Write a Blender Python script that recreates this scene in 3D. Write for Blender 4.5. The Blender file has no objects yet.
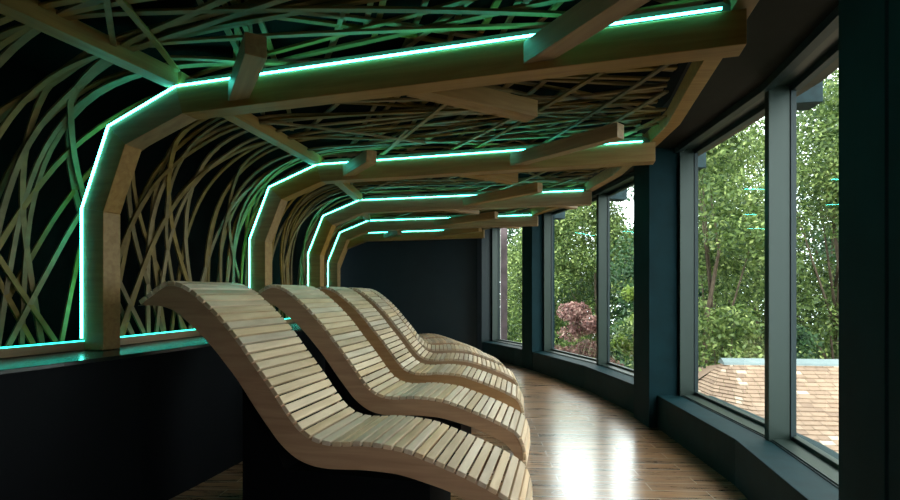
import bpy, math, random
import numpy as np
from mathutils import Vector, Matrix

sc = bpy.context.scene
COL = sc.collection
R = math.radians
rnd = random.Random(7)
CAM = (0.0, 0.0, 1.25)

# ------------------------------------------------------------------ materials
def new_mat(name):
    m = bpy.data.materials.new(name); m.use_nodes = True
    nt = m.node_tree; b = nt.nodes['Principled BSDF']
    return m, nt, b

def wood(name, c1, c2, rough=0.5, scale=(1.2, 22, 22), rand=0.25, bump=0.05, spec=0.4):
    """planed timber: long soft grain along local X, per-object tone variation"""
    m, nt, b = new_mat(name); N, L = nt.nodes, nt.links
    tc = N.new('ShaderNodeTexCoord'); mp = N.new('ShaderNodeMapping'); oi = N.new('ShaderNodeObjectInfo')
    mp.inputs['Scale'].default_value = scale
    L.new(tc.outputs['Object'], mp.inputs['Vector'])
    cmb = N.new('ShaderNodeCombineXYZ'); mu = N.new('ShaderNodeMath'); mu.operation = 'MULTIPLY'; mu.inputs[1].default_value = 37
    L.new(oi.outputs['Random'], mu.inputs[0])
    for i in range(3): L.new(mu.outputs[0], cmb.inputs[i])
    L.new(cmb.outputs[0], mp.inputs['Location'])
    n1 = N.new('ShaderNodeTexNoise'); n1.inputs['Scale'].default_value = 2.2; n1.inputs['Detail'].default_value = 6; n1.inputs['Distortion'].default_value = 0.6
    L.new(mp.outputs[0], n1.inputs['Vector'])
    cr = N.new('ShaderNodeValToRGB'); cr.color_ramp.elements[0].position = 0.3; cr.color_ramp.elements[1].position = 0.7
    cr.color_ramp.elements[0].color = (*c1, 1); cr.color_ramp.elements[1].color = (*c2, 1)
    L.new(n1.outputs['Fac'], cr.inputs['Fac'])
    hs = N.new('ShaderNodeHueSaturation')
    mr = N.new('ShaderNodeMapRange'); mr.inputs['To Min'].default_value = 1 - rand; mr.inputs['To Max'].default_value = 1 + rand * 0.6
    L.new(oi.outputs['Random'], mr.inputs['Value']); L.new(mr.outputs[0], hs.inputs['Value'])
    wn = N.new('ShaderNodeTexWhiteNoise'); wn.noise_dimensions = '1D'; L.new(oi.outputs['Random'], wn.inputs['W'])
    m2 = N.new('ShaderNodeMapRange'); m2.inputs['To Min'].default_value = 0.8; m2.inputs['To Max'].default_value = 1.15
    L.new(wn.outputs['Value'], m2.inputs['Value']); L.new(m2.outputs[0], hs.inputs['Saturation'])
    L.new(cr.outputs['Color'], hs.inputs['Color']); L.new(hs.outputs['Color'], b.inputs['Base Color'])
    b.inputs['Roughness'].default_value = rough; b.inputs['Specular IOR Level'].default_value = spec
    if bump:
        bp = N.new('ShaderNodeBump'); bp.inputs['Strength'].default_value = bump; bp.inputs['Distance'].default_value = 0.01
        L.new(n1.outputs['Fac'], bp.inputs['Height']); L.new(bp.outputs[0], b.inputs['Normal'])
    return m

def paint(name, c, rough=0.6, spec=0.3, var=0.25, nscale=3.0, bump=0.0, metallic=0.0):
    m, nt, b = new_mat(name); N, L = nt.nodes, nt.links
    tc = N.new('ShaderNodeTexCoord'); n1 = N.new('ShaderNodeTexNoise'); n1.inputs['Scale'].default_value = nscale; n1.inputs['Detail'].default_value = 8
    L.new(tc.outputs['Object'], n1.inputs['Vector'])
    cr = N.new('ShaderNodeValToRGB'); cr.color_ramp.elements[0].position = 0.3; cr.color_ramp.elements[1].position = 0.7
    cr.color_ramp.elements[0].color = (*[x * (1 - var) for x in c], 1); cr.color_ramp.elements[1].color = (*[x * (1 + var) for x in c], 1)
    L.new(n1.outputs['Fac'], cr.inputs['Fac']); L.new(cr.outputs['Color'], b.inputs['Base Color'])
    b.inputs['Roughness'].default_value = rough; b.inputs['Specular IOR Level'].default_value = spec; b.inputs['Metallic'].default_value = metallic
    if bump:
        bp = N.new('ShaderNodeBump'); bp.inputs['Strength'].default_value = bump; bp.inputs['Distance'].default_value = 0.01
        L.new(n1.outputs['Fac'], bp.inputs['Height']); L.new(bp.outputs[0], b.inputs['Normal'])
    return m

def emit(name, c, s):
    m, nt, b = new_mat(name)
    b.inputs['Base Color'].default_value = (0.5, 0.6, 0.55, 1)
    b.inputs['Emission Color'].default_value = (*c, 1); b.inputs['Emission Strength'].default_value = s
    return m

def leafmat(name, c1, c2, c3):
    m, nt, b = new_mat(name); N, L = nt.nodes, nt.links
    at = N.new('ShaderNodeAttribute'); at.attribute_name = 'tone'
    cr = N.new('ShaderNodeValToRGB'); cr.color_ramp.elements[0].color = (*c1, 1); cr.color_ramp.elements[1].color = (*c3, 1)
    e = cr.color_ramp.elements.new(0.55); e.color = (*c2, 1)
    L.new(at.outputs['Fac'], cr.inputs['Fac'])
    L.new(cr.outputs['Color'], b.inputs['Base Color'])
    b.inputs['Roughness'].default_value = 0.45; b.inputs['Specular IOR Level'].default_value = 0.3
    tr = N.new('ShaderNodeBsdfTranslucent'); L.new(cr.outputs['Color'], tr.inputs['Color'])
    mx = N.new('ShaderNodeMixShader'); mx.inputs[0].default_value = 0.35
    L.new(b.outputs[0], mx.inputs[1]); L.new(tr.outputs[0], mx.inputs[2])
    L.new(mx.outputs[0], N['Material Output'].inputs['Surface'])
    return m

M = {}
M['beam'] = wood('oak_beam', (0.30, 0.165, 0.055), (0.42, 0.25, 0.09), 0.5, (1.2, 14, 14), 0.12)
M['rail'] = wood('oak_rail', (0.30, 0.17, 0.08), (0.44, 0.27, 0.13), 0.5, (1.2, 14, 14), 0.12)
M['batten'] = wood('ash_batten', (0.1584, 0.0924, 0.0246), (0.2728, 0.1716, 0.0528), 0.6, (1.5, 5, 5), 0.35, 0)
M['slat'] = wood('slat_wood', (0.64, 0.46, 0.29), (0.84, 0.65, 0.45), 0.42, (9, 1.2, 9), 0.22, 0.04, 0.45)
M['board'] = wood('side_board_wood', (0.40, 0.22, 0.115), (0.53, 0.32, 0.175), 0.5, (1.2, 9, 14), 0.1, 0.04)
M['dark'] = paint('navy_black_paint', (0.008, 0.014, 0.018), 0.5, 0.35, 0.15, 4)
M['wallpanel'] = paint('navy_panel_paint', (0.005, 0.017, 0.022), 0.5, 0.35, 0.12, 4)
M['curb'] = paint('navy_curb_paint', (0.003, 0.024, 0.030), 0.6, 0.16, 0.2, 9, 0.1)
M['pillar'] = paint('navy_pillar_paint', (0.003, 0.021, 0.027), 0.7, 0.12, 0.2, 5, 0.1)
M['pedestal'] = paint('black_pedestal', (0.0018, 0.0024, 0.0036), 0.7, 0.1, 0.1, 4)
M['black'] = paint('black_backing', (0.003, 0.003, 0.003), 0.9, 0.1, 0.1, 4)
M['ceil'] = paint('charcoal_soffit', (0.0090, 0.0090, 0.0072), 0.7, 0.2, 0.15, 12)
M['ledge'] = paint('polished_black_ledge', (0.006, 0.008, 0.008), 0.2, 0.6, 0.15, 5)
M['frame'] = paint('grey_green_frame', (0.021, 0.038, 0.031), 0.38, 0.5, 0.06, 3, metallic=0.25)
M['gasket'] = paint('dark_gasket', (0.012, 0.030, 0.035), 0.5, 0.4, 0.1, 3)
M['led'] = emit('led_diffuser', (0.085, 1.0, 0.80), 20.0)
M['backer'] = wood('dark_stained_board', (0.05, 0.035, 0.02), (0.09, 0.06, 0.035), 0.7)
M['leddim'] = emit('led_rail_diffuser', (0.02, 1.0, 0.74), 3.6)
M['bark'] = paint('bark', (0.10, 0.075, 0.055), 0.9, 0.1, 0.4, 12, 0.3)
M['postpaint'] = paint('weathered_post', (0.112, 0.084, 0.091), 0.7, 0.2, 0.3, 6)
M['tail'] = paint('rafter_slate_paint', (0.014, 0.032, 0.038), 0.7, 0.2, 0.35, 14)
M['ridge'] = paint('lead_ridge', (0.128, 0.173, 0.180), 0.5, 0.4, 0.12, 3)
M['ground'] = paint('mossy_ground', (0.05, 0.06, 0.03), 0.9, 0.1, 0.4, 1.5)
M['ext'] = paint('outer_wall', (0.12, 0.10, 0.08), 0.8, 0.2, 0.2, 3)

# glass pane: clear, thin, with a fresnel reflection
def glass():
    m = bpy.data.materials.new('window_glass'); m.use_nodes = True; nt = m.node_tree; N, L = nt.nodes, nt.links
    N.remove(N['Principled BSDF'])
    t = N.new('ShaderNodeBsdfTransparent'); t.inputs['Color'].default_value = (0.90, 0.97, 0.93, 1)
    g = N.new('ShaderNodeBsdfGlossy'); g.inputs['Roughness'].default_value = 0.0
    lw = N.new('ShaderNodeLayerWeight'); lw.inputs['Blend'].default_value = 0.5
    pw = N.new('ShaderNodeMath'); pw.operation = 'POWER'; pw.inputs[1].default_value = 5.0; L.new(lw.outputs['Facing'], pw.inputs[0])
    f = N.new('ShaderNodeMath'); f.operation = 'MULTIPLY_ADD'; f.inputs[1].default_value = 0.9; f.inputs[2].default_value = 0.07; L.new(pw.outputs[0], f.inputs[0])
    mx = N.new('ShaderNodeMixShader'); L.new(f.outputs[0], mx.inputs[0]); L.new(t.outputs[0], mx.inputs[1]); L.new(g.outputs[0], mx.inputs[2])
    L.new(mx.outputs[0], N['Material Output'].inputs['Surface'])
    return m
M['glass'] = glass()

def floor_mat():
    m, nt, b = new_mat('wood_plank_tile'); N, L = nt.nodes, nt.links
    tc = N.new('ShaderNodeTexCoord'); mp = N.new('ShaderNodeMapping'); mp.inputs['Rotation'].default_value = (0, 0, R(3)); mp.inputs['Location'].default_value = (0.35, 0.05, 0)
    L.new(tc.outputs['Object'], mp.inputs['Vector'])
    bk = N.new('ShaderNodeTexBrick'); bk.offset = 0.37; bk.inputs['Scale'].default_value = 1
    bk.inputs['Brick Width'].default_value = 0.9; bk.inputs['Row Height'].default_value = 0.125
    bk.inputs['Mortar Size'].default_value = 0.003; bk.inputs['Mortar Smooth'].default_value = 0.2; bk.inputs['Bias'].default_value = 0
    bk.inputs['Color1'].default_value = (0.0, 0.0, 0.0, 1); bk.inputs['Color2'].default_value = (1, 1, 1, 1); bk.inputs['Mortar'].default_value = (0.5, 0.5, 0.5, 1)
    L.new(mp.outputs[0], bk.inputs['Vector'])
    mp2 = N.new('ShaderNodeMapping'); mp2.inputs['Scale'].default_value = (1.3, 16, 1); L.new(mp.outputs[0], mp2.inputs['Vector'])
    # shift the grain plank by plank
    ad = N.new('ShaderNodeVectorMath'); ad.operation = 'MULTIPLY_ADD'; ad.inputs[1].default_value = (7, 13, 5)
    L.new(bk.outputs['Color'], ad.inputs[0]); L.new(mp2.outputs[0], ad.inputs[2])
    n1 = N.new('ShaderNodeTexNoise'); n1.inputs['Scale'].default_value = 1.6; n1.inputs['Detail'].default_value = 9; n1.inputs['Roughness'].default_value = 0.65; n1.inputs['Distortion'].default_value = 0.9
    L.new(ad.outputs[0], n1.inputs['Vector'])
    cr = N.new('ShaderNodeValToRGB'); cr.color_ramp.elements[0].position = 0.28; cr.color_ramp.elements[1].position = 0.75
    cr.color_ramp.elements[0].color = (0.085, 0.036, 0.014, 1); cr.color_ramp.elements[1].color = (0.50, 0.27, 0.12, 1)
    L.new(n1.outputs['Fac'], cr.inputs['Fac'])
    hv = N.new('ShaderNodeHueSaturation'); mr = N.new('ShaderNodeMapRange'); mr.inputs['To Min'].default_value = 0.75; mr.inputs['To Max'].default_value = 1.3
    L.new(bk.outputs['Color'], mr.inputs['Value']); L.new(mr.outputs[0], hv.inputs['Value']); L.new(cr.outputs['Color'], hv.inputs['Color'])
    mx = N.new('ShaderNodeMix'); mx.data_type = 'RGBA'; mx.inputs['B'].default_value = (0.6, 0.52, 0.42, 1)
    L.new(bk.outputs['Fac'], mx.inputs['Factor']); L.new(hv.outputs['Color'], mx.inputs['A']); L.new(mx.outputs['Result'], b.inputs['Base Color'])
    rr = N.new('ShaderNodeMapRange'); rr.inputs['To Min'].default_value = 0.16; rr.inputs['To Max'].default_value = 0.42
    L.new(n1.outputs['Fac'], rr.inputs['Value']); L.new(rr.outputs[0], b.inputs['Roughness'])
    b.inputs['Specular IOR Level'].default_value = 0.8; b.inputs['Coat Weight'].default_value = 1.0; b.inputs['Coat Roughness'].default_value = 0.2; b.inputs['Coat IOR'].default_value = 1.9
    bp = N.new('ShaderNodeBump'); bp.inputs['Strength'].default_value = 0.35; bp.inputs['Distance'].default_value = 0.004
    L.new(n1.outputs['Fac'], bp.inputs['Height'])
    bp2 = N.new('ShaderNodeBump'); bp2.inputs['Strength'].default_value = 0.5; bp2.inputs['Distance'].default_value = 0.003; bp2.invert = True
    L.new(bk.outputs['Fac'], bp2.inputs['Height']); L.new(bp.outputs[0], bp2.inputs['Normal']); L.new(bp2.outputs[0], b.inputs['Normal'])
    return m
M['floor'] = floor_mat()

def shingle_mat():
    m, nt, b = new_mat('cedar_shingles'); N, L = nt.nodes, nt.links
    oi = N.new('ShaderNodeAttribute'); oi.attribute_name = 'tone'
    cr = N.new('ShaderNodeValToRGB'); els = cr.color_ramp.elements
    els[0].color = (0.176, 0.116, 0.080, 1); els[1].color = (0.384, 0.304, 0.232, 1); e = els.new(0.5); e.color = (0.240, 0.164, 0.112, 1); e = els.new(0.9); e.color = (0.288, 0.208, 0.148, 1)
    L.new(oi.outputs['Fac'], cr.inputs['Fac'])
    tc = N.new('ShaderNodeTexCoord'); n1 = N.new('ShaderNodeTexNoise'); n1.inputs['Scale'].default_value = 14; n1.inputs['Detail'].default_value = 5
    L.new(tc.outputs['Object'], n1.inputs['Vector'])
    hv = N.new('ShaderNodeHueSaturation'); mr = N.new('ShaderNodeMapRange'); mr.inputs['To Min'].default_value = 0.75; mr.inputs['To Max'].default_value = 1.25
    L.new(n1.outputs['Fac'], mr.inputs['Value']); L.new(mr.outputs[0], hv.inputs['Value']); L.new(cr.outputs['Color'], hv.inputs['Color'])
    L.new(hv.outputs['Color'], b.inputs['Base Color']); b.inputs['Roughness'].default_value = 0.8
    return m
M['shingle'] = shingle_mat()

M['leaf_a'] = leafmat('leaf_green', (0.026, 0.056, 0.015), (0.115, 0.175, 0.042), (0.40, 0.48, 0.17))
M['leaf_b'] = leafmat('leaf_dark', (0.015, 0.044, 0.018), (0.037, 0.092, 0.033), (0.096, 0.170, 0.056))
M['leaf_c'] = leafmat('leaf_yellow', (0.074, 0.126, 0.022), (0.192, 0.281, 0.052), (0.340, 0.407, 0.104))
M['leaf_r'] = leafmat('leaf_maple', (0.081, 0.037, 0.033), (0.252, 0.126, 0.111), (0.429, 0.296, 0.237))

# ------------------------------------------------------------------ mesh helpers
class MB:
    def __init__(s): s.v = []; s.f = []
    def quadbox(s, A, B):
        """A, B: matching rings (lists of points); closed prism between them"""
        n = len(A); o = len(s.v); s.v += [tuple(p) for p in A] + [tuple(p) for p in B]
        s.f.append(tuple(range(o + n - 1, o - 1, -1))); s.f.append(tuple(range(o + n, o + 2 * n)))
        for i in range(n):
            j = (i + 1) % n; s.f.append((o + i, o + j, o + n + j, o + n + i))
        return s
    def box(s, x0, x1, y0, y1, z0, z1):
        return s.quadbox([(x0, y0, z0), (x1, y0, z0), (x1, y1, z0), (x0, y1, z0)], [(x0, y0, z1), (x1, y0, z1), (x1, y1, z1), (x0, y1, z1)])
    def xz(s, pts, y0, y1):
        """outline in x,z extruded from y0 to y1"""
        return s.quadbox([(x, y0, z) for x, z in pts], [(x, y1, z) for x, z in pts])
    def plan(s, pts, z0, z1):
        return s.quadbox([(x, y, z0) for x, y in pts], [(x, y, z1) for x, y in pts])
    def tube(s, pts, rads, n=8):
        rings = []
        for i, p in enumerate(pts):
            p = Vector(p); a = Vector(pts[max(i - 1, 0)]); b = Vector(pts[min(i + 1, len(pts) - 1)])
            d = (b - a).normalized(); u = d.orthogonal().normalized() if abs(d.z) < .9 else d.cross(Vector((1, 0, 0))).normalized(); w = d.cross(u)
            rings.append([tuple(p + (u * math.cos(2 * math.pi * k / n) + w * math.sin(2 * math.pi * k / n)) * rads[i]) for k in range(n)])
        o = len(s.v)
        for r in rings: s.v += r
        for i in range(len(rings) - 1):
            for k in range(n):
                j = (k + 1) % n; s.f.append((o + i * n + k, o + i * n + j, o + (i + 1) * n + j, o + (i + 1) * n + k))
        s.f.append(tuple(range(o + n - 1, o - 1, -1))); s.f.append(tuple(o + (len(rings) - 1) * n + k for k in range(n)))
        return s
    def build(s, name, mat, parent=None, bevel=0, smooth=False, recalc=True):
        me = bpy.data.meshes.new(name); me.from_pydata(s.v, [], s.f); me.update()
        import bmesh
        if recalc:
            bm = bmesh.new(); bm.from_mesh(me); bmesh.ops.recalc_face_normals(bm, faces=bm.faces[:]); bm.to_mesh(me); bm.free()
        me.materials.append(mat)
        o = bpy.data.objects.new(name, me); COL.objects.link(o)
        if parent: o.parent = parent
        if bevel:
            md = o.modifiers.new('b', 'BEVEL'); md.width = bevel; md.segments = 2; md.limit_method = 'ANGLE'; md.angle_limit = R(40)
        if smooth:
            for p in me.polygons: p.use_smooth = True
        return o

def empty(name, loc=(0, 0, 0), rz=0.0):
    o = bpy.data.objects.new(name, None); COL.objects.link(o); o.location = loc; o.rotation_euler = (0, 0, rz); o.empty_display_size = .1
    return o
def tag(o, label=None, cat=None, group=None, kind=None):
    if label: o['label'] = label
    if cat: o['category'] = cat
    if group: o['group'] = group
    if kind: o['kind'] = kind
    return o

def catmull(P, n):
    P = [np.array(p, float) for p in P]; P = [2 * P[0] - P[1]] + P + [2 * P[-1] - P[-2]]
    out = []
    for i in range(1, len(P) - 2):
        for k in range(n):
            t = k / n; a, b, c, d = P[i - 1:i + 3]
            out.append(0.5 * (2 * b + (c - a) * t + (2 * a - 5 * b + 4 * c - d) * t * t + (3 * b - a - 3 * c + d) * t ** 3))
    out.append(P[-2]); return np.array(out)

# ------------------------------------------------------------------ room plan
# the arches stand in a gentle fan along the bending corridor: bend point x, y and heading
ARCH = [(-2.95, -2.05, .33), (-2.62, -0.50, .315), (-2.10, 1.13, .30), (-1.518, 2.736, .278), (-1.185, 4.396, .248), (-1.117, 6.078, .218), (-1.292, 7.79, .226), (-1.663, 9.392, .264)]
AT0 = -2                                      # index of ARCH[0]; first visible arch has index 1
FS = catmull(ARCH, 20)
def frame(t):
    q = np.clip((t - AT0) * 20, 0, len(FS) - 1.001); i = int(q); w = q - i
    return FS[i] * (1 - w) + FS[i + 1] * w
def place(t, u, z, n=0.0):
    x, y, th = frame(t); c, s = math.cos(th), math.sin(th)
    return (x + u * c + n * s, y - u * s + n * c, z)

# inner line of the window curb, near to far; pillars between bays
BAYS = [[(0.55, -1.60), (1.02, -0.35), (1.385, 1.56)],
        [(1.556, 1.88), (1.852, 3.21), (1.926, 4.60)],
        [(1.925, 4.97), (1.756, 6.475), (1.335, 8.04)],
        [(1.225, 8.34), (1.12, 8.62), (0.640, 9.70)]]
PILL = [((0.38, -2.0), (0.50, -1.64)), ((1.414, 1.606), (1.474, 1.877)), ((1.848, 4.588), (1.850, 4.980)), ((1.331, 8.02), (1.216, 8.35)), ((0.62, 9.69), (0.54, 9.86))]
SILL = 0.304; HEAD = 2.585; CEIL = 2.60

def offset_line(pts, d):
    """offset a polyline to the outside (right of travel) by d, mitred"""
    out = []
    for i, p in enumerate(pts):
        ns = []
        for a, b in ((i - 1, i), (i, i + 1)):
            if a < 0 or b >= len(pts): continue
            dx, dy = pts[b][0] - pts[a][0], pts[b][1] - pts[a][1]; l = math.hypot(dx, dy); ns.append(Vector((dy / l, -dx / l)))
        n = sum(ns, Vector((0, 0))).normalized(); k = 1 / max(n.dot(ns[0]), .5)
        out.append((p[0] + n.x * d * k, p[1] + n.y * d * k))
    return out

# ---- floor, ceiling, walls
mb = MB(); mb.box(-3.6, 3.0, -2.6, 11.0, -0.12, 0.0)
fl = []
inner = [(0.38, -2.2)] + [p for b in BAYS for p in b] + [(0.5, 10.0)]
out_line = offset_line(inner, 0.40)
fp = [(-3.9, -2.6)] + [(out_line[0][0], -2.6)] + out_line + [(0.9, 10.5), (-3.9, 10.5)]
tag(MB().plan(fp, -0.12, 0.0).build('floor', M['floor']), kind='structure')
tag(MB().plan(fp, CEIL, CEIL + 0.15).build('ceiling', M['ceil']), kind='structure')
lat_top = [place(t, -0.97, 0)[:2] for t in np.arange(-2, 5.01, .25)]
left_outer = [(p[0] - .15, p[1]) for p in lat_top]
tag(MB().plan(lat_top + left_outer[::-1], 0.0, CEIL).build('wall_left', M['black']), kind='structure')
# plinth (knee wall) with a polished ledge
led_l = [place(t, -0.245, 0)[:2] for t in np.arange(-2, 5.01, .25)]; back_l = [place(t, -0.96, 0)[:2] for t in np.arange(-2, 5.01, .25)]
tag(MB().plan(led_l + back_l[::-1], 0.0, 0.893).build('wall_left_plinth', M['pedestal']), kind='structure')
led_l2 = [place(t, -0.235, 0)[:2] for t in np.arange(-2, 5.01, .25)]
tag(MB().plan(led_l2 + back_l[::-1], 0.893, 0.915).build('trim_2', M['ledge'], bevel=.003), kind='structure')
# end wall in tall painted panels
def seg_wall(name, A, B, z0, z1, th, mat, panel=None):
    A = Vector(A); B = Vector(B); d = B - A; L = d.length; d /= L; n = Vector((-d.y, d.x)); m = MB(); s = 0.0
    panel = panel or L
    while s < L - 1e-4:
        e = min(s + panel, L); g = 0.003 if panel < L else 0
        a, b = A + d * (s + g), A + d * (e - g)
        m.plan([a, b, b + n * th, a + n * th], z0, z1); s = e
    if panel < L: m.plan([A + n * .01, B + n * .01, B + n * (th + .02), A + n * (th + .02)], z0, z1)
    return tag(m.build(name, mat), kind='structure')
seg_wall('wall_far', (0.66, 9.90), (-3.5, 9.96), 0, CEIL, -.1, M['wallpanel'], 0.64)
seg_wall('wall_back', (-4.2, -2.25), (0.9, -2.25), 0, CEIL, -.1, M['dark'])

# ---- pillars
names = ['wide dark navy pillar at the far right behind the viewer end', 'broad black pillar filling the right edge of the view, nearest to the camera',
         'dark navy pillar between the nearest big window and the second one', 'dark navy pillar between the second window and the farthest window', 'slim navy pier where the far end wall meets the farthest window']
for i, (a, b) in enumerate(PILL):
    A, B = Vector(a), Vector(b); d = (B - A).normalized(); n = Vector((d.y, -d.x)); w = 0.42
    o = MB().plan([A, B, B + n * w, A + n * w], 0, CEIL).build('pillar', M['pillar' if i in (1, 2, 3) else 'wallpanel'], bevel=.004)
    tag(o, names[i], 'pillar', None, None)

# ---- curbs, window frames, glazing
curb_lbl = ['', 'nearest', 'second', 'farthest']
for k, b in enumerate(BAYS):
    if k == 0:      # unseen wall beside the viewer; low opening added so daylight reaches the loungers
        o3 = offset_line(b, .3)
        tag(MB().plan(b[:2] + o3[:2][::-1], 0, CEIL).build('wall_right', M['dark']), kind='structure')
        mid = lambda p, q, t: (p[0] + (q[0] - p[0]) * t, p[1] + (q[1] - p[1]) * t)
        bm_, om_ = mid(b[1], b[2], .72), mid(o3[1], o3[2], .72); hole = [b[1], bm_, om_, o3[1]]
        tag(MB().plan([bm_, b[2], o3[2], om_], 0, CEIL).plan(hole, 0, .45).plan(hole, 1.8, CEIL).build('wall_right_near', M['pillar']), kind='structure')
        continue
    o5 = offset_line(b, 0.50)
    tag(MB().plan(b + o5[::-1], 0, SILL).build('trim_%d' % (k + 3), M['curb'], bevel=.004), kind='structure')
    w = tag(empty('window_%d' % (k + 1), (b[1][0], b[1][1], 0)), kind='structure'); ox, oy = b[1]
    def loc(pts): return [(p[0] - ox, p[1] - oy) for p in pts]
    f0, f1 = offset_line(b, .215), offset_line(b, .36)
    g0, g1 = offset_line(b, .205), offset_line(b, .217)
    l0, l1 = offset_line(b, .325), offset_line(b, .37)
    MB().plan(loc(f0) + loc(f1)[::-1], SILL + .001, SILL + .014).build('bottom_rail', M['frame'], w)
    MB().plan(loc(g0) + loc(g1)[::-1], SILL + .001, SILL + .006).build('sill_gap', M['gasket'], w)
    MB().plan(loc(l0) + loc(l1)[::-1], SILL + .014, SILL + .04).build('glazing_bead', M['frame'], w, bevel=.004)
    MB().plan(loc(f0) + loc(f1)[::-1], HEAD - .012, CEIL - .001).build('head_rail', M['frame'], w)
    MB().plan(loc(l0) + loc(l1)[::-1], HEAD - .05, HEAD - .012).build('glazing_bead', M['gasket'], w)
    MB().plan(loc(offset_line(b, .16)) + loc(g1)[::-1], CEIL - .05, CEIL - .001).build('sill_gap', M['gasket'], w)
    # uprights: near end, middle mullion, far end
    for j in range(3):
        P = Vector(b[j]); e = Vector(offset_line(b, 1.0)[j]) - P; e.normalize(); tdir = Vector((-e.y, e.x))
        def ring(n0, n1, t0, t1): return [(P + e * n0 + tdir * t0) - Vector((ox, oy)), (P + e * n1 + tdir * t0) - Vector((ox, oy)), (P + e * n1 + tdir * t1) - Vector((ox, oy)), (P + e * n0 + tdir * t1) - Vector((ox, oy))]
        if j == 1: t0, t1 = -.025, .03
        elif j == 0: t0, t1 = -.02, .05
        else: t0, t1 = -.05, .02
        nm = 'mullion' if j == 1 else 'jamb'
        MB().plan(ring(.19, .318, t0, t1), SILL + .001, HEAD).build(nm, M['frame'], w, bevel=.003)
        MB().plan(ring(.318, .350, t0 - .008, t1 + .008), SILL + .014, HEAD - .012).build('glazing_bead', M['gasket'], w)
    gl = offset_line(b, .352)
    for j in range(2):
        a, c = gl[j], gl[j + 1]; dx, dy = c[0] - a[0], c[1] - a[1]; l = math.hypot(dx, dy); nx, ny = dy / l * .004, -dx / l * .004
        m = MB(); z0, z1 = SILL + .02, HEAD - .02
        # a single thin sheet: one face so that light passes once
        m.v = [(a[0] - ox, a[1] - oy, z0), (c[0] - ox, c[1] - oy, z0), (c[0] - ox, c[1] - oy, z1), (a[0] - ox, a[1] - oy, z1)]; m.f = [(0, 1, 2, 3)]
        m.build('pane', M['glass'], w, recalc=False)
# wall closing behind the windows' far end, outer fascia of the roof
eave_in, eave_out = offset_line(inner, .36), offset_line(inner, .52)
tag(MB().plan(eave_in + eave_out[::-1], CEIL + .001, CEIL + .35).build('trim_7', M['ext']), kind='structure')
tag(MB().plan(offset_line(inner, .38) + offset_line(inner, .50)[::-1], -3.4, -.001).build('wall_outer', M['ext']), kind='structure')
# rafter tails sticking out under the eave
tails = [((2.52, 3.52), 'nearest slate-blue rafter tail end outside, by the top of the nearest pane'), ((2.62, 5.30), 'small slate-blue rafter tail outside at the top left of the nearest window'),
         ((2.42, 7.08), 'slate-blue rafter tail outside at the top of the second window, right pane'), ((1.95, 8.86), 'faint slate-blue rafter tail outside at the top left of the second window')]
cum = eave_out
for (x, y), lb in tails:
    P = Vector((x, y)); best = min(((Vector(a) + (Vector(c) - Vector(a)) * t for a, c in zip(cum[:-1], cum[1:]) for t in np.linspace(0, 1, 30))), key=lambda q: (q - P).length)
    d = (P - best).normalized(); s = Vector((-d.y, d.x)) * .085
    o = MB().plan([best - d * .02 + s, best - d * .02 - s, P + d * .08 - s, P + d * .08 + s], CEIL - .02, CEIL + .22).build('rafter_tail', M['tail'], bevel=.004)
    tag(o, lb, 'beam end')

# ------------------------------------------------------------------ arches
INN = [(-.523, .917), (-.523, 1.727), (-.359, 2.104), (.042, 2.243)]
OUT = [(-.681, .917), (-.681, 1.7535), (-.478, 2.215), (.000, 2.389)]
LEDP = [(-.687, .984), (-.687, 1.752), (-.483, 2.221), (.000, 2.397)]
BACK = [(-.72, .917), (-.72, 1.76), (-.505, 2.25), (-.01, 2.44)]
DU = {1: .137, 2: .141, 3: .084, 4: -.033, 5: -.329}
ordn = {1: 'first and nearest', 2: 'second', 3: 'third', 4: 'fourth', 5: 'fifth and farthest'}
def strip_quad(P, Q, i): return [P[i], P[i + 1], Q[i + 1], Q[i]]
def led_poly(P, h):       # square section LED profile, offset inwards by h
    res = []
    for i, p in enumerate(P):
        ns = []
        for a, b in ((i - 1, i), (i, i + 1)):
            if a < 0 or b >= len(P): continue
            dx, dz = P[b][0] - P[a][0], P[b][1] - P[a][1]; l = math.hypot(dx, dz); ns.append(Vector((dz / l, -dx / l)))
        n = sum(ns, Vector((0, 0))).normalized(); k = 1 / n.dot(ns[0]); res.append((p[0] + n.x * h * k, p[1] + n.y * h * k))
    return res
D = .11
for k in range(1, 6):
    x, y, th = ARCH[k - AT0]; uR = 2.67 + DU[k]
    a = empty('timber_arch', (x, y, 0), -th)
    tag(a, 'angular timber arch frame with green light line, the %s of the five' % ordn[k], 'arch', 'timber arch frames along the corridor')
    inn, outp = INN + [(uR, 2.243)], OUT + [(uR, 2.386)]
    for i, nm in enumerate(['post', 'knee_brace', 'knee_brace', 'beam']):
        o = MB().xz(strip_quad(inn, outp, i), 0, D).build(nm, M['beam'], a, bevel=.003)
    bk = BACK + [(uR - .08, 2.44)]
    for i, nm in enumerate(['backing_board'] * 4):
        MB().xz(strip_quad(outp, bk, i), .03, D - .01).build(nm, M['backer'], a)
    ledc = LEDP + [(uR - .09, 2.397)]
    lo, hi = led_poly(ledc, -.0034), led_poly(ledc, .0034)
    m = MB()
    for i in range(4): m.xz(strip_quad(lo, hi, i), -.0075, .003)
    m.build('led_strip', M['led'], a)

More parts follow.
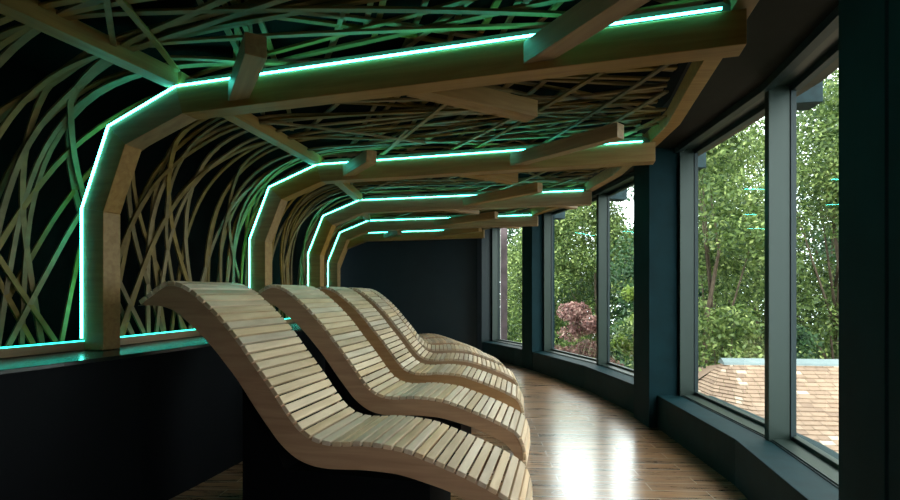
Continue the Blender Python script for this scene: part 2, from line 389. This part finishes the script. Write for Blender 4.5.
# ---- bottom rails between the posts with a thin lit edge
for k in range(-1, 5):
    A = Vector(place(k, -.667, 0)[:2]); B = Vector(place(k + 1, -.667, 0)[:2]); d = (B - A).normalized(); n = Vector((-d.y, d.x))
    A = A + d * (.12 if k > 0 else 0); 
    r = empty('bottom_rail', (A.x, A.y, .917), math.atan2(d.y, d.x)); L = (B - A).length
    words = {-1: 'behind the viewer', 0: 'left of the nearest arch post', 1: 'between the first and second arch posts', 2: 'between the second and third arch posts', 3: 'between the third and fourth arch posts', 4: 'between the fourth and fifth arch posts'}[k]
    tag(r, 'low wooden rail on the dark ledge %s' % words, 'rail', 'wooden rails at the foot of the lattice')
    MB().box(0, L, 0, .07, 0, .050).build('rail_timber', M['rail'], r, bevel=.002)
    MB().box(0, L, -.001, .012, .050, .057).build('led_strip', M['leddim'], r)

# ---- diagonal braces running bend to bend
for k in range(0, 5):
    A = Vector(place(k, -.01, 0, .0)); B = Vector(place(k + 1, -.01, 0, .0)); A2 = A.lerp(B, .0); d = (B - A); L = d.length
    o = MB().box(0, L - .015, -.045, .045, 0, .085).build('brace', M['beam'], None, bevel=.003)
    o.location = (A.x, A.y, 2.392 if k else 2.392); o.rotation_euler = (0, 0, math.atan2(d.y, d.x))
    tag(o, ['timber brace crossing the upper left corner to the nearest arch bend', 'timber brace from the first arch to the bend of the second', 'timber brace from the second arch to the bend of the third',
            'short looking timber brace ending at the bend of the fourth arch', 'tiny timber brace ending at the bend of the farthest arch'][k], 'brace', 'timber braces between arch bends')

# ---- curved fascia along the right edge of the lattice ceiling
FAS = [(.62, -.35), (1.02, 1.15), (1.236, 2.04), (1.327, 2.40), (1.56, 3.35), (1.605, 3.80), (1.64, 4.42), (1.667, 4.81), (1.60, 5.55), (1.486, 6.58), (1.25, 7.35), (.95, 8.2), (.60, 9.0)]
cuts = [(0, 2, 'above the viewer, reaching the end of the nearest beam'), (2, 5, 'from the nearest beam end to the second beam end'), (5, 8, 'from the second beam end to the third beam end'), (8, 10, 'from the third beam end to the fourth'), (10, 12, 'farthest, beyond the fourth beam end')]
FI = offset_line(FAS, -.085)
for a, b, w in cuts:
    o = MB().plan(FAS[a:b + 1] + FI[a:b + 1][::-1], 2.395, 2.50).build('edge_fascia', M['beam'], bevel=.003)
    tag(o, 'kinked timber edge board %s' % w, 'edge board', 'timber edge boards beside the windows')

# ---- stub timbers crossing the beams
STUBS = [  # near/soffit end a -> end b (centre line), word
    ((-1.155, 2.68), (-.84, 2.14), .092, 'short stub timber jutting forward over the left part of the nearest beam'),
    ((.36, 2.25), (.95, 1.20), .095, 'long stub timber jutting forward over the middle of the nearest beam'),
    ((-.20, 2.53), (.484, 2.925), .110, 'stub timber jutting back behind the middle of the nearest beam'),
    ((-.93, 4.40), (-.615, 3.88), .085, 'short stub timber jutting forward over the left part of the second beam'),
    ((.50, 4.02), (1.13, 3.27), .085, 'long stub timber jutting forward over the right part of the second beam'),
    ((.05, 4.27), (.61, 4.64), .095, 'stub timber jutting back behind the middle of the second beam'),
    ((.15, 5.86), (.915, 5.02), .085, 'long stub timber jutting forward over the right part of the third beam'),
    ((-.15, 6.05), (.35, 6.45), .095, 'stub timber jutting back behind the middle of the third beam'),
    ((1.15, 5.72), (1.52, 6.03), .095, 'stub timber jutting back near the window end of the third beam'),
    ((-.22, 7.58), (.64, 6.80), .085, 'long stub timber jutting forward over the fourth beam'),
    ((.60, 7.50), (1.08, 7.86), .095, 'stub timber jutting back near the window end of the fourth beam'),
    ((-1.20, 9.24), (-.88, 8.66), .085, 'short stub timber jutting forward over the left of the farthest beam'),
    ((-.25, 8.98), (.50, 8.20), .085, 'long stub timber jutting forward over the right of the farthest beam')]
for a, b, w, lb in STUBS:
    A, B = Vector(a), Vector(b); d = B - A; L = d.length
    o = MB().box(0, L, -w / 2, w / 2, 0, .098).build('stub_timber', M['beam'], bevel=.003)
    o.location = (A.x, A.y, 2.277); o.rotation_euler = (0, 0, math.atan2(d.y, d.x)); tag(o, lb, 'stub timber', 'stub timbers crossing the arch beams')

# ------------------------------------------------------------------ lattice of curved battens
PROF = catmull([(-.735, .972), (-.765, 1.35), (-.765, 1.72), (-.665, 2.06), (-.42, 2.32), (-.02, 2.455), (.55, 2.475), (1.6, 2.475), (2.88, 2.475)], 24)
seg = np.r_[0, np.cumsum(np.hypot(*np.diff(PROF, axis=0).T))]; PL = seg[-1]
def prof(s):
    u = np.interp(s, seg, PROF[:, 0]); z = np.interp(s, seg, PROF[:, 1])
    e = .01; du = np.interp(s + e, seg, PROF[:, 0]) - np.interp(s - e, seg, PROF[:, 0]); dz = np.interp(s + e, seg, PROF[:, 1]) - np.interp(s - e, seg, PROF[:, 1])
    l = math.hypot(du, dz) or 1
    return u, z, -dz / l, du / l          # outward normal (left on the wall, up on the ceiling)
def fascia_u(t):
    """how far the lattice may run before it meets the edge board"""
    x, y, th = frame(t); c, s = math.cos(th), math.sin(th)
    u = 2.83
    for (x0, y0), (x1, y1) in zip(FI[:-1], FI[1:]):
        # x+u c , y-u s on the segment
        den = c * (y1 - y0) + s * (x1 - x0)
        if abs(den) < 1e-6: continue
        w = ((y - y0) * c + (x - x0) * s) / den
        if -0.0 <= w <= 1.0:
            uu = (x0 + (x1 - x0) * w - x) / c
            if uu > 0: u = min(u, uu)
    return u
# dark backing board above the lattice ceiling
back = [place(t, -0.95, 0)[:2] for t in np.arange(-2, 5.01, .25)] + [place(t, fascia_u(t) + .02, 0)[:2] for t in np.arange(5, -2.01, -.1)]
tag(MB().plan(back, 2.575, 2.598).build('trim_1', M['black']), kind='structure')
def batten(path, off, wd, th, label, group):
    """path: list of (t, s) on the lattice surface"""
    P = []; Nn = []
    for t, s in path:
        u, z, nu, nz = prof(s)
        if u > fascia_u(t) - .01: break
        u += nu * off; z += nz * off; x, y, a = frame(t); c, sn = math.cos(a), math.sin(a)
        P.append(Vector((x + u * c, y - u * sn, z))); Nn.append(Vector((nu * c, -nu * sn, nz)))
    if len(P) < 4: return None
    m = MB(); n = len(P); o0 = P[0].copy()
    for i in range(n):
        d = (P[min(i + 1, n - 1)] - P[max(i - 1, 0)]).normalized(); side = d.cross(Nn[i]).normalized() * wd / 2; nn = Nn[i] * th / 2; p = P[i] - o0
        m.v += [tuple(p - side - nn), tuple(p + side - nn), tuple(p + side + nn), tuple(p - side + nn)]
    for i in range(n - 1):
        for j in range(4):
            q = (j + 1) % 4; m.f.append((4 * i + j, 4 * i + q, 4 * i + 4 + q, 4 * i + 4 + j))
    m.f.append((3, 2, 1, 0)); m.f.append(tuple(4 * (n - 1) + j for j in range(4)))
    o = m.build('lattice_batten', M['batten']); o.location = o0
    tag(o, label, 'batten', group); return o
GW = {0: 'in front of the nearest arch', 1: 'between the first and second arches', 2: 'between the second and third arches', 3: 'between the third and fourth arches', 4: 'between the fourth and fifth arches', -1: 'in front of the nearest arch'}
LAYERS = [.0, .018, .036]
def spread(a, b, n, j=.35):
    st = (b - a) / n
    return [a + (i + .5 + rnd.uniform(-j, j)) * st for i in range(n)]
for bay in range(0, 5):
    gw = GW[bay]; t_lo = -.95 if bay == 0 else bay; t_hi = bay + 1
    nbay = 62 if bay == 0 else (27 if bay == 1 else 22)
    for t0 in spread(t_lo + .02, t_hi - .03, nbay):
        sg = rnd.choice([-1, 1, 1, -1, .3]); lean = sg * rnd.uniform(.08, .46); bend = rnd.uniform(-.035, .035); k2 = rnd.uniform(-.5, .9)
        path = []
        for i in range(49):
            s = .0 + PL * i / 48; q = s / PL
            t = t0 + lean * min(q / .3, 1 + (q - .3) * .9 if q > .3 else 9) + bend * math.sin(math.pi * q * 1.8) + k2 * max(0, q - .3) ** 1.2
            path.append((min(max(t, -1.6), 4.97), s))
        if max(p[0] for p in path) > 4.96: path = [(p[0] - .0, p[1]) for p in path if p[0] < 4.95]
        batten(path, rnd.choice(LAYERS) + (0.0), rnd.uniform(.024, .033), .012, 'slim curved wooden batten rising from the rail %s' % gw, 'curved battens %s' % gw)
    for q in range({0: 40, 1: 26, 2: 18, 3: 14, 4: 12}[bay]):     # steeper sticks crossing the ceiling only
        tc_ = rnd.uniform(t_lo, t_hi); uc = rnd.uniform(2.35, PL - .3); hl = rnd.uniform(.45, .95)
        sl = -rnd.uniform(.45, 1.25) if rnd.random() < .78 else rnd.uniform(.3, .8)
        path = []
        for i in range(25):
            a = (i / 24 * 2 - 1) * hl; ss = uc + a; t = tc_ + sl * a + .05 * a * a
            if -1.6 < t < 4.95 and 1.92 < ss < PL: path.append((t, ss))
        batten(path, .054 + rnd.choice([0, .018, -.072]), rnd.uniform(.022, .031), .012, 'short straight wooden batten crossing the ceiling diagonally %s' % gw, 'ceiling cross battens %s' % gw)

# ------------------------------------------------------------------ wave loungers
TOP = [(-1.625, 1.205), (-1.585, 1.232), (-1.537, 1.262), (-1.475, 1.301), (-1.41, 1.320), (-1.34, 1.308), (-1.27, 1.276), (-1.198, 1.225), (-1.108, 1.151), (-1.028, 1.074), (-.95, .989), (-.88, .900), (-.813, .820), (-.746, .737),
       (-.69, .662), (-.64, .598), (-.590, .545), (-.535, .510), (-.484, .494), (-.421, .487), (-.35, .490), (-.28, .497), (-.211, .498), (-.14, .494), (-.034, .482), (.041, .463), (.143, .430), (.243, .395), (.337, .358), (.43, .316), (.500, .275), (.538, .225), (.560, .160), (.567, .09), (.568, .02)]
BOT = [(-1.630, 1.180), (-1.545, 1.182), (-1.46, 1.176), (-1.38, 1.150), (-1.302, 1.096), (-1.198, 1.012), (-1.117, .935), (-1.05, .862), (-.974, .775), (-.866, .630), (-.79, .535), (-.718, .452), (-.634, .388), (-.55, .355), (-.458, .343),
       (-.35, .346), (-.26, .351), (-.15, .350), (-.05, .343), (.089, .313), (.195, .284), (.275, .252), (.363, .215), (.43, .175), (.475, .12), (.492, .06), (.495, .0)]
TS = catmull(TOP, 6); ta = np.r_[0, np.cumsum(np.hypot(*np.diff(TS, axis=0).T))]; LT = ta[-1]
W = .56
def lounger_proto():
    root = empty('wave_lounger')
    # board edge runs under the slats
    st = []
    for i, p in enumerate(TS):
        a = TS[max(i - 1, 0)]; b = TS[min(i + 1, len(TS) - 1)]; d = (b - a) / np.hypot(*(b - a)); st.append((p[0] + d[1] * .026, p[1] - d[0] * .026))
    bs = catmull(BOT, 4); n = 110
    sa = np.linspace(0, 1, n)
    st = np.array(st); st[-1] = (.542, 0.0); la = np.r_[0, np.cumsum(np.hypot(*np.diff(st, axis=0).T))]; lb = np.r_[0, np.cumsum(np.hypot(*np.diff(bs, axis=0).T))]
    up = np.c_[np.interp(sa * la[-1], la, st[:, 0]), np.interp(sa * la[-1], la, st[:, 1])]
    dn = np.c_[np.interp(sa * lb[-1], lb, bs[:, 0]), np.interp(sa * lb[-1], lb, bs[:, 1])]
    for y0 in (0.004, W - .044):
        m = MB()
        for i in range(n):
            for (x, z) in (up[i], dn[i]): m.v += [(x, y0, z), (x, y0 + .04, z)]
        for i in range(n - 1):
            a, b = 4 * i, 4 * i + 4
            m.f += [(a, b, b + 2, a + 2), (a + 1, a + 3, b + 3, b + 1), (a, a + 1, b + 1, b), (a + 2, b + 2, b + 3, a + 3)]
        m.f += [(0, 2, 3, 1), (4 * n - 4, 4 * n - 3, 4 * n - 1, 4 * n - 2)]
        m.build('side_board', M['board'], root, bevel=.003)
    MB().box(-.98, .09, .05, W - .05, 0, .30).xz([(-.98, .2999), (-.72, .2999), (-.86, .58), (-.98, .735)], .05, W - .05).build('pedestal', M['pedestal'], root)
    for cx, cz in ((-1.38, 1.20), (-1.0, .86), (-.2, .41), (.30, .30)):
        MB().box(cx - .02, cx + .02, .044, W - .044, cz - .025, cz + .025).build('cross_rail', M['board'], root)
    ns = 50; pitch = LT / ns; base = None
    for i in range(ns):
        s = (i + .5) * pitch; c = np.array([np.interp(s, ta, TS[:, 0]), np.interp(s, ta, TS[:, 1])])
        a = np.array([np.interp(s - .02, ta, TS[:, 0]), np.interp(s - .02, ta, TS[:, 1])]); b = np.array([np.interp(s + .02, ta, TS[:, 0]), np.interp(s + .02, ta, TS[:, 1])])
        ang = math.atan2(b[1] - a[1], b[0] - a[0])
        if base is None:
            base = MB().box(-pitch / 2 + .0056, pitch / 2 - .0056, 0, W, -.026, 0).build('slat', M['slat'], root, bevel=.0035); o = base
        else:
            o = base.copy(); COL.objects.link(o); o.parent = root
        o.location = (c[0], 0, c[1]); o.rotation_euler = (0, -ang, 0)
    return root
LP = [(-.20, 2.45, .23), (-.02, 3.58, .21), (.135, 4.69, .14), (.24, 5.70, .05), (.225, 6.76, -.03), (.09, 7.82, -.12), (-.12, 8.82, -.20)]
LL = ['slatted wooden wave lounger in the foreground, nearest to the viewer', 'slatted wooden wave lounger second from the viewer, head beside the second arch post',
      'third slatted wooden wave lounger from the front, in the middle of the row', 'fourth slatted wooden wave lounger, its raised back against the dark end wall', 'fifth slatted wooden wave lounger, mostly foot end seen behind the fourth',
      'sixth slatted wooden wave lounger, second from the far end wall', 'farthest slatted wooden wave lounger, a sliver before the end wall']
proto = lounger_proto()
for i, (x, y, th) in enumerate(LP):
    if i == 0: o = proto
    else:
        o = proto.copy(); COL.objects.link(o)
        for ch in list(proto.children):
            c = ch.copy(); COL.objects.link(c); c.parent = o
    o.location = (x, y, 0); o.rotation_euler = (0, 0, -th)
    tag(o, LL[i], 'lounger', 'wooden wave loungers in a row')

# ------------------------------------------------------------------ outside
tag(MB().box(-2, 45, -15, 50, -3.6, -3.4).build('ground', M['ground']), 'dark mossy garden ground far below the windows', 'ground', kind='structure')

def leaves(C, n, leaf, seed, up=.35):
    """leaf blades as rhombic quads scattered in clumps C = [(centre, radius)]"""
    g = np.random.default_rng(seed); w = np.array([c[1] ** 2 for c in C]); idx = g.choice(len(C), n, p=w / w.sum())
    cen = np.array([c[0] for c in C])[idx]; rad = np.array([c[1] for c in C])[idx]
    d = g.normal(size=(n, 3)); d /= np.linalg.norm(d, axis=1)[:, None]; r = rad * g.uniform(.35, 1.05, n) ** .6
    p = cen + d * r[:, None] * np.array([1, 1, .72])
    nrm = d * .6 + g.normal(size=(n, 3)) * .55 + np.array([0, 0, up]); nrm /= np.linalg.norm(nrm, axis=1)[:, None]
    a = np.cross(nrm, g.normal(size=(n, 3))); a /= np.linalg.norm(a, axis=1)[:, None]; b = np.cross(nrm, a)
    s = leaf * g.uniform(.6, 1.3, n)[:, None]
    v = np.stack([p + a * s, p + b * s * .5 + nrm * s * .12, p - a * s, p - b * s * .5 + nrm * s * .12], 1).reshape(-1, 3)
    tone = np.clip(.42 + .24 * g.normal(size=n) + .25 * (g.random(len(C))[idx] - .5), 0, 1)
    return v, tone
def foliage(name, mat, C, n, leaf, seed, parent):
    v, tone = leaves(C, n, leaf, seed); o0 = np.array(parent.location); v = v - o0
    me = bpy.data.meshes.new(name); me.vertices.add(len(v)); me.vertices.foreach_set('co', v.astype(np.float32).ravel())
    nf = len(v) // 4; me.loops.add(4 * nf); me.loops.foreach_set('vertex_index', np.arange(4 * nf, dtype=np.int32))
    me.polygons.add(nf); me.polygons.foreach_set('loop_start', np.arange(0, 4 * nf, 4, dtype=np.int32)); me.update(calc_edges=True)
    at = me.attributes.new('tone', 'FLOAT', 'FACE'); at.data.foreach_set('value', tone.astype(np.float32))
    me.materials.append(mat); o = bpy.data.objects.new(name, me); COL.objects.link(o); o.parent = parent
    return o
def tree(label, x, y, z0, ztop, rad, mat, n, leaf, seed, cat='tree', name='leafy_tree', nclump=26, trunk=.08, group='trees outside the windows', cr_=(.30, .48)):
    g = random.Random(seed); t = empty(name, (x, y, -3.4)); tag(t, label, cat, group)
    H = ztop - z0; C = []
    for i in range(nclump):
        q = g.random(); zz = z0 + H * q; rr = rad * (1 - .75 * max(0, q - .45) / .55) * math.sqrt(g.uniform(.1, 1)); an = g.uniform(0, 2 * math.pi)
        C.append(((x + rr * math.cos(an), y + rr * math.sin(an), zz), rad * g.uniform(*cr_)))
    foliage('crown', mat, C, n, leaf, seed, t)
    m = MB(); top = -3.4 + (ztop + 3.4) * .8
    pts = [(0, 0, -.05)] + [(g.uniform(-.12, .12), g.uniform(-.12, .12), (top + 3.4) * k / 5) for k in range(1, 6)]
    m.tube(pts, [trunk, trunk * .9, trunk * .75, trunk * .6, trunk * .4, trunk * .2]); m.build('trunk', M['bark'], t, smooth=True)
    m = MB()
    for c, r in g.sample(C, min(10, len(C))):
        zb = max(.4, (c[2] + 3.4) * .55); m.tube([(0, 0, zb), ((c[0] - x) * .5, (c[1] - y) * .5, (zb + c[2] + 3.4) / 2 - .05), (c[0] - x, c[1] - y, c[2] + 3.4)], [trunk * .4, trunk * .25, trunk * .1], 5)
    m.build('branches', M['bark'], t, smooth=True)
    return t
T = [  # x, y, crown base, top, radius, kind, leaves, leaf size
    (5.3, 10.0, -2.4, 5.2, 1.6, 'a', 36000, .05, 'bright green tree seen left in the nearest window'),
    (8.5, 10.9, -2.0, 5.9, 1.8, 'a', 38000, .05, 'broad bright green tree seen through the nearest window behind the shingled roof'),
    (11.9, 11.0, -2.0, 6.2, 1.8, 'a', 14000, .06, 'bright green tree seen in the right pane of the nearest window'),
    (7.9, 12.6, -2.4, 5.4, 1.5, 'a', 20000, .05, 'bright green tree seen beside the mullion of the nearest window'),
    (7.2, 15.2, -2.8, 6.6, 2.2, 'b', 19000, .07, 'tall dark green tree standing behind the bright ones, nearest window'),
    (11.9, 15.4, -2.8, 7.6, 2.4, 'b', 17000, .075, 'tall dark green tree at the back right of the nearest window'),
    (6.2, 21.0, -3.0, 5.4, 2.2, 'a', 20000, .075, 'mid green tree in the right part of the second window'),
    (3.9, 20.5, -3.0, 5.0, 1.9, 'a', 20000, .07, 'mid green tree filling the left pane of the second window'),
    (5.6, 26.0, -3.0, 5.9, 3.0, 'b', 17000, .11, 'dark tree behind the second window'),
    (2.2, 23.5, -3.0, 5.6, 1.9, 'a', 13000, .08, 'mid green tree seen through the farthest window'),
    (2.6, 29.5, -3.0, 6.4, 2.8, 'b', 9000, .13, 'dark tree far behind the farthest window'),
    (10.4, 20.5, -3.0, 7.4, 2.8, 'b', 15000, .10, 'big dark tree farthest back in the garden'),
    (16.5, 19.5, -3.0, 8.2, 3.0, 'b', 9000, .11, 'big dark tree at the far right of the garden'),
    (7.6, 1.8, -3.0, 4.2, 1.9, 'a', 5000, .11, 'unseen green tree added beside the viewer to block low sky, beyond the wide pillar'),  # out of view, added to keep low sky light from the wall opening
    (7.0, -3.2, -3.0, 4.6, 2.0, 'b', 4000, .12, 'unseen dark green tree added behind the viewer to block low sky')]  # also out of view, added as a screen against the low sky
for i, (x, y, z0, z1, r, k, n, lf, lb) in enumerate(T):
    tree(lb, x, y, z0, z1, r, M['leaf_' + k], n, lf, 100 + i, nclump=64)
tree('red-leaved maple seen at the bottom of the second window', 3.45, 12.9, -2.4, .95, 1.15, M['leaf_r'], 9000, .05, 301, name='maple_tree', group=None, nclump=30, trunk=.06, cr_=(.16, .34))
tree('yellow-green shrub seen at the lower right of the second window', 3.85, 10.2, -2.6, 1.35, .60, M['leaf_c'], 5500, .06, 302, 'shrub', 'tall_shrub', 40, .04, None, (.2, .34))
tree('dense green hedge bush at the left end of the shingled roof', 4.9, 8.9, -2.4, .75, 1.0, M['leaf_a'], 6000, .05, 303, 'bush', 'hedge_bush', 20, .05, 'bushes behind the roof')
tree('dark leafy bush behind the ridge of the shingled roof', 7.0, 9.9, -2.4, .6, 1.1, M['leaf_b'], 6000, .055, 304, 'bush', 'hedge_bush', 20, .05, 'bushes behind the roof')
tree('dark leafy bush right behind the roof ridge in the right pane', 8.9, 9.6, -2.4, .7, 1.1, M['leaf_b'], 6000, .055, 305, 'bush', 'hedge_bush', 20, .05, 'bushes behind the roof')
for i, (x, y, r, zt, w) in enumerate([(1.6, 33, 2.6, 4.0, 'the farthest window'), (5.6, 31, 3.0, 4.4, 'the left pane of the second window'), (10.2, 29, 3.0, 4.8, 'the right pane of the second window'),
                                   (10.2, 23.5, 2.8, 4.2, 'the pillar beside the nearest window'), (8.7, 17.4, 2.2, 2.6, 'the left pane of the nearest window'), (13.9, 17.0, 2.4, 3.2, 'the right pane of the nearest window'), (6.2, 14.0, 1.6, 1.8, 'the leftmost strip of the nearest window')]):
    tree('dense dark hedge at the garden back, in ' + w, x, y, -3.2, zt, r, M['leaf_b'], 9000, .15 if y > 20 else .10, 400 + i, 'hedge', 'tall_hedge', 40, .06, 'dark hedges at the back of the garden')
# post outside the farthest window
tag(MB().box(-.07, .07, -.07, .07, 0, 7.6).build('outdoor_post', M['postpaint'], bevel=.01), 'purplish brown post outside the farthest window', 'post').location = (1.17, 10.75, -3.4)

# ---- neighbouring shingled roof
def roof():
    r = empty('shingled_roof', (5.5, 7.5, -3.4)); tag(r, 'low hipped roof of brown wooden shingles outside the nearest window', 'roof')
    o = np.array([5.5, 7.5, -3.4])
    # fan of slope lines: top point -> eave point, from the far left round to the right
    Tp = [np.array(p, float) for p in [(4.43, 8.02, .13), (4.45, 8.00, .13), (4.50, 7.98, .13), (9.6, 7.55, .13)]]
    Ep = [np.array(p, float) for p in [(3.10, 7.60, -.52), (3.08, 6.40, -.56), (3.60, 5.35, -.56), (8.9, 4.85, -.56)]]
    g = np.random.default_rng(5); NV = []; NF = []; TN = []
    rows = 22
    for q in range(3):
        A0, A1, B0, B1 = Tp[q], Tp[q + 1], Ep[q], Ep[q + 1]
        for i in range(rows):
            v0, v1 = i / rows, (i + 1) / rows
            sag = lambda v: -.06 * math.sin(math.pi * v)
            wid = np.linalg.norm((A0 + (B0 - A0) * v1) - (A1 + (B1 - A1) * v1)); x = -g.uniform(0, .1)
            while x < wid:
                w = g.uniform(.09, .22); a, b = max(x, 0) / wid, min(x + w - .006, wid) / wid; x += w
                if b <= a: continue
                lift = g.uniform(.008, .016)
                pt = lambda s, v, h: (A0 + (A1 - A0) * s) * (1 - v) + (B0 + (B1 - B0) * s) * v + np.array([0, 0, sag(v) + h])
                top0, top1, bo0, bo1 = pt(a, v0, .001), pt(b, v0, .001), pt(a, v1 + .004, lift + .005), pt(b, v1 + .004, lift + .005)
                un0, un1 = pt(a, v1 + .004, -.004), pt(b, v1 + .004, -.004)
                k = len(NV); NV += [top0 - o, top1 - o, bo1 - o, bo0 - o, un1 - o, un0 - o]; NF += [(k, k + 1, k + 2, k + 3), (k + 3, k + 2, k + 4, k + 5)]
                t = g.choice([.05, .25, .4, .5, .6, .75, 1.0], p=[.1, .2, .22, .2, .14, .08, .06]); TN += [t, t]
    me = bpy.data.meshes.new('shingles'); me.from_pydata([tuple(p) for p in NV], [], NF); me.update()
    at = me.attributes.new('tone', 'FLOAT', 'FACE'); at.data.foreach_set('value', np.array(TN, np.float32)); me.materials.append(M['shingle'])
    s = bpy.data.objects.new('shingles', me); COL.objects.link(s); s.parent = r; s['kind'] = 'stuff'
    # ridge cap
    m = MB(); a, b = Tp[1] - o, Tp[3] - o
    for p0, p1 in ((a, b),):
        d = (p1 - p0); d[2] = 0; d /= np.linalg.norm(d); n = np.array([d[1], -d[0], 0])
        p0 = p0 - d * .06
        ring = lambda p: [tuple(p + n * .12 + (0, 0, -.02)), tuple(p + n * .10 + (0, 0, .015)), tuple(p + (0, 0, .075)), tuple(p - n * .10 + (0, 0, .015)), tuple(p - n * .12 + (0, 0, -.02))]
        m.quadbox(ring(p0), ring(p1))
    m.build('ridge_cap', M['ridge'], r)
    # body under the roof, back slope
    low = [tuple(p - o) for p in Ep]; hi = [tuple(p - o - np.array([0, 0, .02])) for p in Tp]
    bp = [(np.array(e) - o) * 1.0 for e in Ep]
    wl = [(p[0] + .25, p[1] + .25) for p in low[1:]] ; wl[-1] = (low[-1][0] + .25, low[-1][1] + .25)
    back = [(low[-1][0] + .2, 2.6), (-1.6, 2.6)]
    MB().plan(wl + back, 0.0, 2.72).build('roof_house_wall', M['ext'], r)
    m = MB(); m.v = [hi[0], hi[3], (low[3][0], 2.9, 2.85), (-1.9, 2.9, 2.85), low[0]]; m.f = [(0, 1, 2, 3), (0, 3, 4)]; m.build('back_slope', M['shingle'], r, recalc=False)
roof()

# ------------------------------------------------------------------ light
w = bpy.data.worlds.new('sky'); sc.world = w; w.use_nodes = True; N, L = w.node_tree.nodes, w.node_tree.links
bg = N['Background']
tc = N.new('ShaderNodeTexCoord'); sp = N.new('ShaderNodeSeparateXYZ'); L.new(tc.outputs['Generated'], sp.inputs[0])
cr = N.new('ShaderNodeValToRGB'); cr.color_ramp.elements[0].position = 0.0; cr.color_ramp.elements[0].color = (.78, .86, .90, 1); cr.color_ramp.elements[1].position = 0.8; cr.color_ramp.elements[1].color = (1, 1, 1, 1)
L.new(sp.outputs['Z'], cr.inputs['Fac']); L.new(cr.outputs['Color'], bg.inputs['Color']); bg.inputs['Strength'].default_value = 6.8

sl = bpy.data.lights.new('sun', 'SUN'); sl.energy = 3.0; sl.angle = R(25); sl.color = (1, .97, .9)
so = bpy.data.objects.new('sun', sl); COL.objects.link(so); so.rotation_euler = Vector((.55, .75, -.95)).to_track_quat('-Z', 'Y').to_euler()
# ------------------------------------------------------------------ camera
cam = bpy.data.cameras.new('camera'); co = bpy.data.objects.new('camera', cam); COL.objects.link(co)
co.location = CAM; co.rotation_euler = (R(90), 0, 0); cam.sensor_width = 36; cam.lens = 494.17 / 900 * 36; cam.shift_y = 43.4 / 900; cam.clip_start = .02
sc.camera = co
sc.view_settings.view_transform = 'Standard'; sc.view_settings.look = 'None'; sc.view_settings.gamma = 1; sc.view_settings.use_curve_mapping = False
sc.view_settings.exposure = 0.0
cy = sc.cycles; cy.use_denoising = True; cy.max_bounces = 8; cy.diffuse_bounces = 4; cy.glossy_bounces = 4; cy.transparent_max_bounces = 12; cy.sample_clamp_indirect = 6; cy.caustics_reflective = True; cy.blur_glossy = 1.0; cy.caustics_refractive = False
